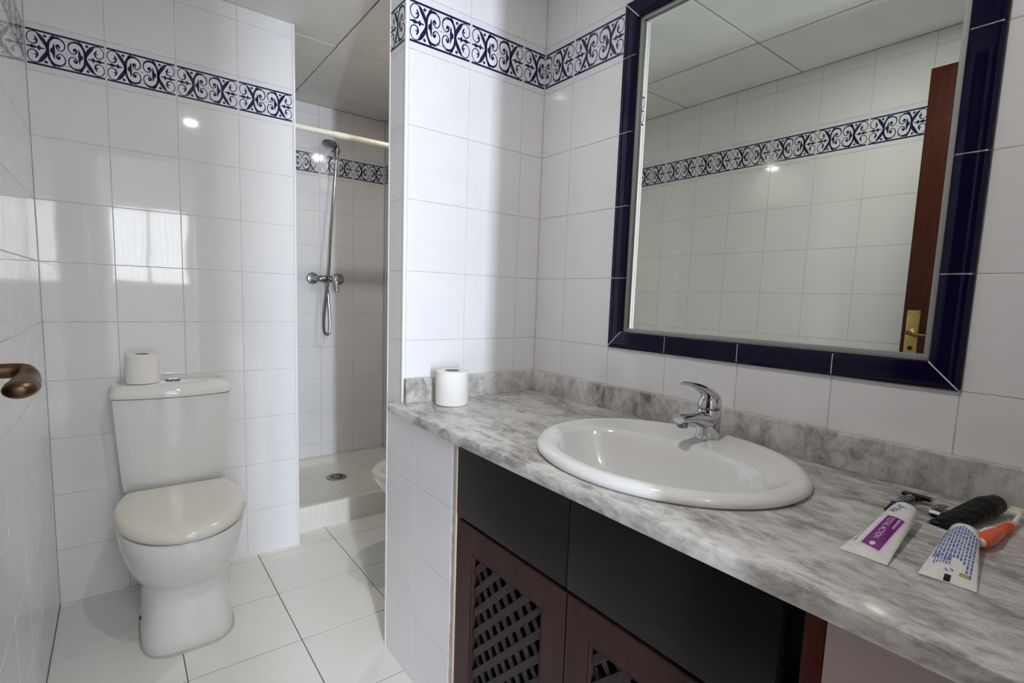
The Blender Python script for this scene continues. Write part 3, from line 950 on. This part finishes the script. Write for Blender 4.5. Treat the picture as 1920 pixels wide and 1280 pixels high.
# ------------------------------------------------------------------ bidet behind the partition
t = thing('bidet', 'white porcelain bidet half hidden behind the tiled partition', 'bidet', (-0.06, 0.58, 0))
def bdring(xb, xf, hw, z, p=2.3):
    return [(y_, x_, z_) for x_, y_, z_ in sring(0.58, xb, xf, hw, z, p, 40, 4.5)]
bm = bmesh.new()
loft(bm, [bdring(0.15, -0.20, 0.115, 0.0, 3), bdring(0.15, -0.195, 0.112, 0.10, 2.8), bdring(0.17, -0.205, 0.115, 0.18, 2.6), bdring(0.20, -0.27, 0.150, 0.27), bdring(0.215, -0.318, 0.172, 0.345), bdring(0.215, -0.333, 0.178, 0.372),
          bdring(0.215, -0.337, 0.180, 0.388), bdring(0.212, -0.330, 0.176, 0.398), bdring(0.10, -0.298, 0.146, 0.396), bdring(0.095, -0.285, 0.136, 0.385), bdring(0.085, -0.255, 0.116, 0.33), bdring(0.05, -0.19, 0.075, 0.285), bdring(-0.04, -0.10, 0.02, 0.28)])
mk('bowl', bm, PORC, t, angle=60)
bm = bmesh.new()
lathe(bm, [(0.02, 0), (0.02, 0.05), (0.016, 0.06)], (0.155, 0.58, 0.396), seg=20)
sweep(bm, [(0.155, 0.58, 0.435), (0.10, 0.58, 0.445), (0.06, 0.58, 0.44)], [0.012, 0.011, 0.010], 12)
mk('tap', bm, CHROME, t)

# ------------------------------------------------------------------ shower
t = thing('shower_tray', 'cream shower tray with raised front edge and round drain', 'shower tray', (-0.158, 1.43, 0))
TX0, TX1, TY0, TY1, TZ = XS + 0.002, XW - 0.002, 1.056, YS - 0.002, 0.118
def rr(i, z, r=0.0):
    x0, x1, y0, y1 = TX0 + i, TX1 - i, TY0 + i, TY1 - i
    if r == 0:
        r = 0.004
    out = []
    for cx, cy, a0 in ((x1 - r, y0 + r, -PI / 2), (x1 - r, y1 - r, 0), (x0 + r, y1 - r, PI / 2), (x0 + r, y0 + r, PI)):
        for k in range(7):
            a = a0 + PI / 2 * k / 6
            out.append((cx + r * math.cos(a), cy + r * math.sin(a), z))
    return out
bm = bmesh.new()
loft(bm, [rr(0, 0.0), rr(0, TZ - 0.006, 0.005), rr(0.002, TZ - 0.001, 0.006), rr(0.006, TZ, 0.008), rr(0.042, TZ, 0.04), rr(0.050, TZ - 0.004, 0.045), rr(0.062, TZ - 0.028, 0.05), rr(0.085, TZ - 0.036, 0.05), rr(0.28, TZ - 0.042, 0.06)])
tr = mk('tray', bm, TRAYM, t, angle=45)
N_, L_, b_ = nodes(TRAYM)
gq = N_.new('ShaderNodeNewGeometry')
wv = N_.new('ShaderNodeTexWave')
wv.inputs['Scale'].default_value = 9.0
wv.inputs['Distortion'].default_value = 6.0
wv.inputs['Detail'].default_value = 1.0
L_.new(gq.outputs['Position'], wv.inputs['Vector'])
bp = N_.new('ShaderNodeBump')
bp.inputs['Strength'].default_value = 0.25
bp.inputs['Distance'].default_value = 0.004
L_.new(wv.outputs['Fac'], bp.inputs['Height'])
L_.new(bp.outputs['Normal'], b_.inputs['Normal'])
DRX, DRY, DRZ = -0.188, 1.49, TZ - 0.0415
bm = bmesh.new()
lathe(bm, [(0.055, -0.002), (0.055, 0.003), (0.050, 0.005), (0.044, 0.0045), (0.0005, 0.0055)], (DRX, DRY, DRZ), seg=36)
dc = mk('drain_cover', bm, DULLCHROME, t)
for k in range(10):
    a = 2 * PI * k / 10
    bm = bmesh.new()
    lathe(bm, [(0.006, 0.0), (0.006, 0.0012)], (DRX + 0.027 * math.cos(a), DRY + 0.027 * math.sin(a), DRZ + 0.0047), seg=10)
    o = mk('drain_hole', bm, RUBBER, None); o.parent = dc; o.matrix_parent_inverse = Matrix.Identity(4)

t = thing('shower_mixer_set', 'chrome shower mixer with hose and hand shower on the rear shower wall', 'shower', (-0.15, YS, 1.205))
SY = YS - 0.062
for sx in (-0.2235, -0.0715):
    bm = bmesh.new()
    lathe(bm, [(0.034, 0.0), (0.034, 0.004), (0.029, 0.011), (0.016, 0.014), (0.0005, 0.0142)], (sx, YS, 1.208), (0, -1, 0), 32)
    mk('wall_rosette', bm, DULLCHROME, t)
    bm = bmesh.new()
    sweep(bm, catmull([(sx, YS - 0.01, 1.208), (sx, YS - 0.045, 1.208), (sx + (0.018 if sx < -0.15 else -0.018), SY, 1.208)], 5), 0.0125, 14)
    mk('union', bm, CHROME, t)
bm = bmesh.new()
sweep(bm, [(-0.214, SY, 1.207), (-0.208, SY, 1.207), (-0.190, SY, 1.206), (-0.105, SY, 1.206), (-0.088, SY, 1.207), (-0.081, SY, 1.207)], [0.012, 0.0165, 0.0195, 0.0195, 0.0165, 0.012], 20)
mk('valve_body', bm, DULLCHROME, t)
bm = bmesh.new()
lathe(bm, [(0.021, 0.0), (0.0235, 0.012), (0.022, 0.030), (0.013, 0.037), (0.0005, 0.039)], (-0.118, SY - 0.012, 1.205), (0, -1, 0), 24)
sweep(bm, catmull([(-0.118, SY - 0.034, 1.205), (-0.117, SY - 0.048, 1.175), (-0.115, SY - 0.055, 1.138), (-0.115, SY - 0.056, 1.126)], 5), lerp_list([(0.015, 0.010), (0.013, 0.008), (0.012, 0.007), (0.008, 0.004)], 16), 14, side=(1, 0, 0))
mk('lever', bm, CHROME, t)
bm = bmesh.new()
lathe(bm, [(0.011, 0), (0.011, -0.022), (0.008, -0.026)], (-0.158, SY, 1.190), seg=16)
mk('hose_outlet', bm, CHROME, t)
bm = bmesh.new()
hp = catmull([(-0.158, SY, 1.166), (-0.150, SY, 1.10), (-0.143, SY, 1.00), (-0.141, SY - 0.002, 0.925), (-0.149, SY - 0.004, 0.885), (-0.163, SY - 0.006, 0.877), (-0.176, SY - 0.008, 0.893), (-0.181, SY - 0.012, 0.94), (-0.178, SY - 0.020, 1.02),
              (-0.168, SY - 0.030, 1.12), (-0.157, SY - 0.036, 1.25), (-0.141, SY - 0.020, 1.45), (-0.122, SY - 0.006, 1.65), (-0.108, SY + 0.004, 1.80), (-0.1015, SY + 0.004, 1.905)], 8)
sweep(bm, hp, [0.0066 + 0.0005 * (i % 2) for i in range(len(hp))], 10)
mk('hose', bm, DULLCHROME, t)
bm = bmesh.new()
lathe(bm, [(0.022, 0), (0.022, 0.004), (0.013, 0.008), (0.013, 0.045), (0.016, 0.05), (0.0005, 0.051)], (-0.085, YS, 1.958), (0, -1, 0), 20)
lathe(bm, [(0.016, -0.014), (0.018, 0.0), (0.018, 0.016), (0.014, 0.018)], (-0.098, YS - 0.058, 1.952), seg=18)
mk('head_bracket', bm, DULLCHROME, t)
bm = bmesh.new()
pth = catmull([(-0.0995, YS - 0.062, 1.90), (-0.0985, YS - 0.062, 1.945), (-0.100, YS - 0.064, 1.968), (-0.113, YS - 0.074, 1.977), (-0.135, YS - 0.088, 1.979)], 5)
sweep(bm, pth, lerp_list([0.008, 0.010, 0.012, 0.012, 0.011], len(pth)), 16)
lathe(bm, [(0.0005, 0.012), (0.020, 0.0105), (0.036, 0.005), (0.0415, -0.002), (0.0415, -0.009), (0.038, -0.012), (0.0005, -0.0125)], (-0.150, YS - 0.096, 1.977), (0.14, 0.06, 1), 32)
mk('shower_head', bm, DULLCHROME, t)

t = thing('shower_curtain_rod', 'cream curtain rod across the shower opening', 'curtain rod', (-0.16, 1.062, 1.84))
bm = bmesh.new()
sweep(bm, [(XS + 0.003, 1.062, 1.8405), (-0.34, 1.062, 1.8420)], 0.0118, 18)
sweep(bm, [(-0.345, 1.062, 1.8420), (XW - 0.003, 1.062, 1.8455)], 0.0138, 18)
mk('rod', bm, principled('cream_rod', (0.80, 0.76, 0.66), 0.35), t)
for x, sx in ((XS + 0.0005, 1), (XW - 0.0005, -1)):
    bm = bmesh.new()
    lathe(bm, [(0.024, 0), (0.024, 0.004), (0.0165, 0.009), (0.0165, 0.022)], (x, 1.062, 1.842), (sx, 0, 0), 24)
    mk('end_flange', bm, MATS['cream_rod'], t)

# ------------------------------------------------------------------ toiletries on the counter
class Tube:
    """squeezed tube lying flat; s runs from the crimped tail (0) to the shoulder (1)"""
    def __init__(self, tail, tip, Wt, Wh, Th, z=ZC):
        self.a = Vector((tail[0], tail[1], z + 0.0004))
        self.b = Vector((tip[0], tip[1], z + 0.0004))
        self.d = (self.b - self.a)
        self.len = self.d.length
        self.d.normalize()
        self.n = Vector((self.d.y, -self.d.x, 0))      # to the right when looking from tail to tip
        self.Wt, self.Wh, self.Th = Wt, Wh, Th
    def W(self, s):
        return self.Wt + (self.Wh - self.Wt) * (s ** 1.1)
    def T(self, s):
        return 0.0008 + (self.Th - 0.0008) * min(1, s * 1.02) ** 0.8
    def top(self, s, v, lift=0.0):
        W, T = self.W(s), self.T(s)
        q = max(-1, min(1, v / W))
        z = T + T * math.sqrt(max(0, 1 - abs(q) ** 2.3)) + lift
        return self.a + self.d * (s * self.len) + self.n * v + Vector((0, 0, z))
    def ring(self, s, n=32, k=1.0, extra=0.0):
        W, T = self.W(s) * k, self.T(s) * k
        c = self.a + self.d * (s * self.len + extra) + Vector((0, 0, self.T(s)))
        out = []
        for i in range(n):
            a = 2 * PI * i / n
            co, si = math.cos(a), math.sin(a)
            v = W * math.copysign(abs(co) ** 0.9, co)
            q = abs(v / W)
            out.append(c + self.n * v + Vector((0, 0, T * math.copysign(math.sqrt(max(0, 1 - q ** 2.3)), si))))
        return out
    def body(self, mat, parent, name='tube_body'):
        bm = bmesh.new()
        ss = [0, 0.02, 0.06, 0.07] + [0.07 + 0.93 * i / 14 for i in range(1, 15)]
        rings = [self.ring(s) for s in ss]
        rings.append(self.ring(1.0, k=0.97, extra=0.004))
        rings.append(self.ring(1.0, k=0.86, extra=0.009))
        rings.append(self.ring(1.0, k=0.60, extra=0.012))
        loft(bm, rings)
        return mk(name, bm, mat, parent, angle=60)
    def patch(self, name, pts_sv, mat, parent, lift=0.0003, ns=10, nv=6):
        """quad patch given by 4 corners in (s, v)"""
        bm = bmesh.new()
        (s0, v0), (s1, v1), (s2, v2), (s3, v3) = pts_sv
        grid = []
        for i in range(ns + 1):
            f = i / ns
            row = []
            for j in range(nv + 1):
                h = j / nv
                s = (s0 * (1 - f) + s3 * f) * (1 - h) + (s1 * (1 - f) + s2 * f) * h
                v = (v0 * (1 - f) + v3 * f) * (1 - h) + (v1 * (1 - f) + v2 * f) * h
                row.append(bm.verts.new(self.top(s, v, lift)))
            grid.append(row)
        for i in range(ns):
            for j in range(nv):
                bm.faces.new((grid[i][j], grid[i][j + 1], grid[i + 1][j + 1], grid[i + 1][j]))
        return mk(name, bm, mat, parent)
    def poly(self, name, loops, mat, parent, lift=0.0003):
        bm = bmesh.new()
        for lp in loops:
            bm.faces.new([bm.verts.new(self.top(s, v, lift)) for s, v in lp])
        return mk(name, bm, mat, parent, smooth=False)
    def text(self, name, body, size, s0, v0, mat, parent, lift=0.0005, shear=0.0, sx=1.0, rot=0.0):
        """text running from the tip towards the tail, letter tops to the right-hand edge"""
        cu = bpy.data.curves.new('lettering', 'FONT')
        cu.body = body
        cu.size = size
        cu.shear = shear
        ob = bpy.data.objects.new('lettering', cu)
        COL.objects.link(ob)
        dg = bpy.context.evaluated_depsgraph_get()
        me0 = bpy.data.meshes.new_from_object(ob.evaluated_get(dg))
        bm = bmesh.new()
        bm.from_mesh(me0)
        bpy.data.objects.remove(ob)
        bpy.data.curves.remove(cu)
        bpy.data.meshes.remove(me0)
        cr, sr = math.cos(rot), math.sin(rot)
        for v in bm.verts:
            x, y = v.co.x * sx, v.co.y
            x, y = x * cr - y * sr, x * sr + y * cr
            v.co = self.top(s0 - x / self.len, v0 + y, lift)
        return mk(name, bm, mat, parent, smooth=False)

# first tube: purple label
T1 = Tube((-0.400, -1.136), (-0.222, -1.131), 0.0265, 0.0165, 0.0150)
t = thing('toothpaste_tube', 'white toothpaste tube with a purple TOTAL ACTION label on the counter', 'toothpaste', (-0.32, -1.134, ZC))
bd = T1.body(TUBEW, t)
def sub(o):
    o.parent = bd
    o.matrix_parent_inverse = Matrix.Identity(4)
    return o
sub(T1.patch('label_edge', [(0.150, -0.0130), (0.110, 0.0135), (0.70, 0.0150), (0.70, -0.0085)], PINKW, None, 0.00025))
sub(T1.patch('purple_label', [(0.160, -0.0105), (0.120, 0.0115), (0.685, 0.0138), (0.685, -0.0065)], PURPLE, None, 0.00045))
sub(T1.text('lettering', 'TOTAL ACTION', 0.0098, 0.665, -0.0035, PINKW, None, 0.0008, sx=0.98))
sub(T1.poly('small_line', [[(0.66 - k * 0.026, 0.0075), (0.66 - k * 0.026, 0.0098), (0.642 - k * 0.026, 0.0098), (0.642 - k * 0.026, 0.0075)] for k in range(7)], PINKW, None, 0.0008))
sub(T1.poly('droplet_mark', [[(0.19 + 0.028 * math.cos(2 * PI * k / 12), 0.0005 + 0.0032 * math.sin(2 * PI * k / 12)) for k in range(12)]], PINKW, None, 0.0008))
sub(T1.text('lettering', 'brite', 0.0175, 0.945, -0.0040, INKB, None, 0.0006, shear=0.35, sx=0.85, rot=-0.25))
rnd = random.Random(3)
loops = []
for v in (-0.0165, -0.0200):
    s = 0.66
    while s > 0.16:
        L = rnd.uniform(0.025, 0.08)
        w2 = 0.0006
        k = 1.0 + 0.22 * (0.7 - s)
        loops.append([(s, v * k - w2), (s, v * k + w2), (s - L, v * (k + 0.02) + w2), (s - L, v * (k + 0.02) - w2)])
        s -= L + 0.018
sub(T1.poly('small_print', loops, INKG, None, 0.0004))

# second tube: back print
T2 = Tube((-0.386, -1.2170), (-0.243, -1.2035), 0.0265, 0.0160, 0.0150)
t = thing('toothpaste_tube', 'white toothpaste tube lying back up with small blue print, next to the toothbrush', 'toothpaste', (-0.31, -1.21, ZC))
bd = T2.body(TUBEW, t)
loops = []
for i in range(11):
    v = -0.0150 + i * 0.0029
    s = 0.955 - 0.02 * abs(i - 5)
    end = 0.34 if i < 9 else 0.16
    while s > end:
        L = rnd.uniform(0.02, 0.07)
        kw = 1.0 + 0.35 * (1 - s)
        loops.append([(s, v * kw - 0.0010), (s, v * kw + 0.0010), (s - L, v * (kw + 0.02) + 0.0010), (s - L, v * (kw + 0.02) - 0.0010)])
        s -= L + 0.016
for i in range(6):
    v = -0.0165 + i * 0.0028
    s = 0.36
    while s > 0.21 + 0.01 * i:
        L = rnd.uniform(0.02, 0.05)
        loops.append([(s, v - 0.0006), (s, v + 0.0006), (s - L, v + 0.0006), (s - L, v - 0.0006)])
        s -= L + 0.014
sub(T2.poly('blue_print', loops, INKB, None, 0.0004))
sub(T2.patch('yellow_box', [(0.115, 0.0085), (0.115, 0.0175), (0.165, 0.0172), (0.165, 0.0085)], YELLOW, None, 0.0005, 3, 3))
sub(T2.poly('box_marks', [[(0.127, 0.0095 + k * 0.0026), (0.153, 0.0095 + k * 0.0026), (0.153, 0.0112 + k * 0.0026), (0.127, 0.0112 + k * 0.0026)] for k in range(3)], INKG, None, 0.0008))
sub(T2.poly('swirl_mark', [[(0.155 + 0.024 * math.cos(a + q) * f, -0.0010 + 0.0040 * math.sin(a + q) * f) for a, f in ((0, 1), (0.6, 1), (1.2, 1), (1.8, 1), (1.8, 0.6), (1.2, 0.6), (0.6, 0.6), (0, 0.6))] for q in (0.2, 3.3)], INKB, None, 0.0006))
sub(T2.patch('black_mark', [(0.004, -0.0035), (0.004, 0.0025), (0.085, 0.0025), (0.085, -0.0035)], BLACKM, None, 0.0006, 3, 3))

# black squeeze tube
T3 = Tube((-0.196, -1.1710), (-0.078, -1.1985), 0.0200, 0.0180, 0.0155)
t = thing('black_squeeze_tube', 'glossy black squeeze tube lying behind the blue-printed toothpaste tube', 'cosmetic tube', (-0.13, -1.186, ZC))
T3.body(BLACKT, t)
bm = bmesh.new()
c0 = T3.a + T3.d * (T3.len + 0.006) + Vector((0, 0, 0.0155))
lathe(bm, [(0.0150, 0.0), (0.0150, 0.020), (0.0130, 0.024), (0.0005, 0.0245)], c0, T3.d, 24)
mk('cap', bm, BLACKT, t)

# toothbrush
t = thing('toothbrush', 'orange and white toothbrush lying beside the blue-printed tube', 'toothbrush', (-0.14, -1.228, ZC))
bm = bmesh.new()
hz = ZC
pts = [(-0.240, -1.2205, hz + .0100), (-0.234, -1.2213, hz + .0105), (-0.215, -1.2235, hz + .0115), (-0.190, -1.2260, hz + .0105), (-0.168, -1.2275, hz + .0085), (-0.140, -1.2300, hz + .0080), (-0.118, -1.2320, hz + .0082)]
pth = catmull(pts, 5)
sweep(bm, pth, lerp_list([(0.005, 0.006), (0.0085, 0.0090), (0.0098, 0.0105), (0.0085, 0.0092), (0.0065, 0.0070), (0.0058, 0.0062), (0.0045, 0.0048)], len(pth)), 18, side=(0, 1, 0))
hd = mk('grip', bm, ORANGE, t)
for k in range(5):
    bm = bmesh.new()
    x = -0.152 + k * 0.0085
    lathe(bm, [(0.0066, -0.0012), (0.0072, 0.0), (0.0066, 0.0012)], (x, -1.2290 - k * 0.0008, hz + 0.0081), (1, -0.09, 0), 18, cap0=False, cap1=False)
    o = mk('grip_ridge', bm, ORANGE, None); o.parent = hd; o.matrix_parent_inverse = Matrix.Identity(4)
bm = bmesh.new()
lathe(bm, [(0.0005, -0.0015), (0.0048, -0.001), (0.0062, 0.002), (0.0060, 0.005)], (-0.2420, -1.2200, hz + .0110), (1, -0.1, 0.05), 16)
mk('white_end', bm, BRISTLE, t)
bm = bmesh.new()
pth = catmull([(-0.213, -1.2150, hz + .0165), (-0.195, -1.2190, hz + .0175), (-0.172, -1.2225, hz + .0135), (-0.160, -1.2245, hz + .0115)], 5)
sweep(bm, pth, lerp_list([(0.002, 0.001), (0.0035, 0.002), (0.0035, 0.002), (0.0015, 0.001)], len(pth)), 12)
mk('thumb_inlay', bm, BRISTLE, t)
bm = bmesh.new()
pth = catmull([(-0.122, -1.2316, hz + .0082), (-0.100, -1.2335, hz + .0090), (-0.080, -1.2345, hz + .0115), (-0.066, -1.2350, hz + .0130), (-0.044, -1.2352, hz + .0130)], 5)
sweep(bm, pth, lerp_list([(0.004, 0.004), (0.0034, 0.0034), (0.0036, 0.003), (0.006, 0.0026), (0.005, 0.002)], len(pth)), 14, side=(0, 0, 1))
mk('neck', bm, BRISTLE, t)
for k in range(6):
    bm = bmesh.new()
    x = -0.068 + k * 0.0046
    sweep(bm, [(x, -1.2330, hz + .0130), (x, -1.2215, hz + .0130)], [(0.0019, 0.0045), (0.0021, 0.0048)], 10, side=(1, 0, 0))
    mk('bristle_tuft', bm, YBRIST if k % 2 else BRISTLE, t)

# razor
t = thing('safety_razor', 'black and silver razor with ribbed handle beside the purple-labelled tube', 'razor', (-0.14, -1.11, ZC))
bm = bmesh.new()
box(bm, -0.109, -0.095, -1.1385, -1.0965, ZC + 0.0070, ZC + 0.0125, 0.0016)
hd = mk('cartridge', bm, BLACKM, t)
bm = bmesh.new()
for k in range(3):
    box(bm, -0.1075 + k * 0.0045, -0.1050 + k * 0.0045, -1.1360, -1.0990, ZC + 0.0122, ZC + 0.0130)
o = mk('blades', bm, DULLCHROME, None, smooth=False); o.parent = hd; o.matrix_parent_inverse = Matrix.Identity(4)
for y in (-1.1378, -1.0972):
    bm = bmesh.new()
    box(bm, -0.1095, -0.0945, y - 0.0015, y + 0.0015, ZC + 0.0068, ZC + 0.0132, 0.0005)
    o = mk('end_clip', bm, CHROME, None); o.parent = hd; o.matrix_parent_inverse = Matrix.Identity(4)
bm = bmesh.new()
pth = catmull([(-0.106, -1.1180, ZC + .0075), (-0.116, -1.1140, ZC + .0080), (-0.128, -1.1110, ZC + .0085), (-0.150, -1.1080, ZC + .0085), (-0.180, -1.1060, ZC + .0072), (-0.205, -1.1045, ZC + .0060)], 5)
sweep(bm, pth, lerp_list([(0.011, 0.0035), (0.0055, 0.0055), (0.0060, 0.0068), (0.0062, 0.0072), (0.0056, 0.0062), (0.003, 0.004)], len(pth)), 16, side=(0, 1, 0))
hh = mk('handle', bm, BLACKM, t)
for k in range(7):
    x = -0.122 - k * 0.0085
    y = -1.1124 + (x + 0.122) * (-0.115)
    bm = bmesh.new()
    lathe(bm, [(0.0060, -0.0016), (0.0074, 0.0), (0.0060, 0.0016)], (x, y, ZC + .0086), (1, -0.12, 0), 16, cap0=False, cap1=False)
    o = mk('grip_ring', bm, DULLCHROME, None); o.parent = hh; o.matrix_parent_inverse = Matrix.Identity(4)

# nail clippers
t = thing('nail_clippers', 'small chrome nail clippers between the razor and the black tube', 'nail clippers', (-0.13, -1.154, ZC))
NA, NB = Vector((-0.156, -1.1520, ZC)), Vector((-0.100, -1.1560, ZC))
nd = (NB - NA).normalized()
nn = Vector((nd.y, -nd.x, 0))
def strip(prof):
    """prof: (distance along, half width, z low, z high)"""
    bm = bmesh.new()
    loft(bm, [[NA + nd * d - nn * w_ + Vector((0, 0, a)), NA + nd * d + nn * w_ + Vector((0, 0, a)), NA + nd * d + nn * w_ + Vector((0, 0, b)), NA + nd * d - nn * w_ + Vector((0, 0, b))] for d, w_, a, b in prof])
    return bm
mk('lower_jaw', strip([(0, .0065, .0045, .0052), (.004, .0068, .0008, .0040), (.012, .0066, .0004, .0022), (.045, .0055, .0004, .0018), (.052, .0040, .0004, .0016)]), DULLCHROME, t)
mk('upper_jaw', strip([(0, .0065, .0054, .0062), (.004, .0068, .0066, .0098), (.012, .0066, .0072, .0092), (.045, .0055, .0022, .0036), (.052, .0040, .0018, .0030)]), DULLCHROME, t)
mk('lever', strip([(.006, .0052, .0112, .0128), (.016, .0056, .0118, .0140), (.030, .0058, .0108, .0126), (.046, .0056, .0085, .0100), (.050, .0042, .0080, .0092)]), DULLCHROME, t)
bm = bmesh.new()
lathe(bm, [(0.0021, 0.0), (0.0021, 0.0125), (0.0030, 0.0130), (0.0026, 0.0150)], NA + nd * 0.010 + Vector((0, 0, 0.0005)), seg=14)
mk('pivot_pin', bm, CHROME, t)
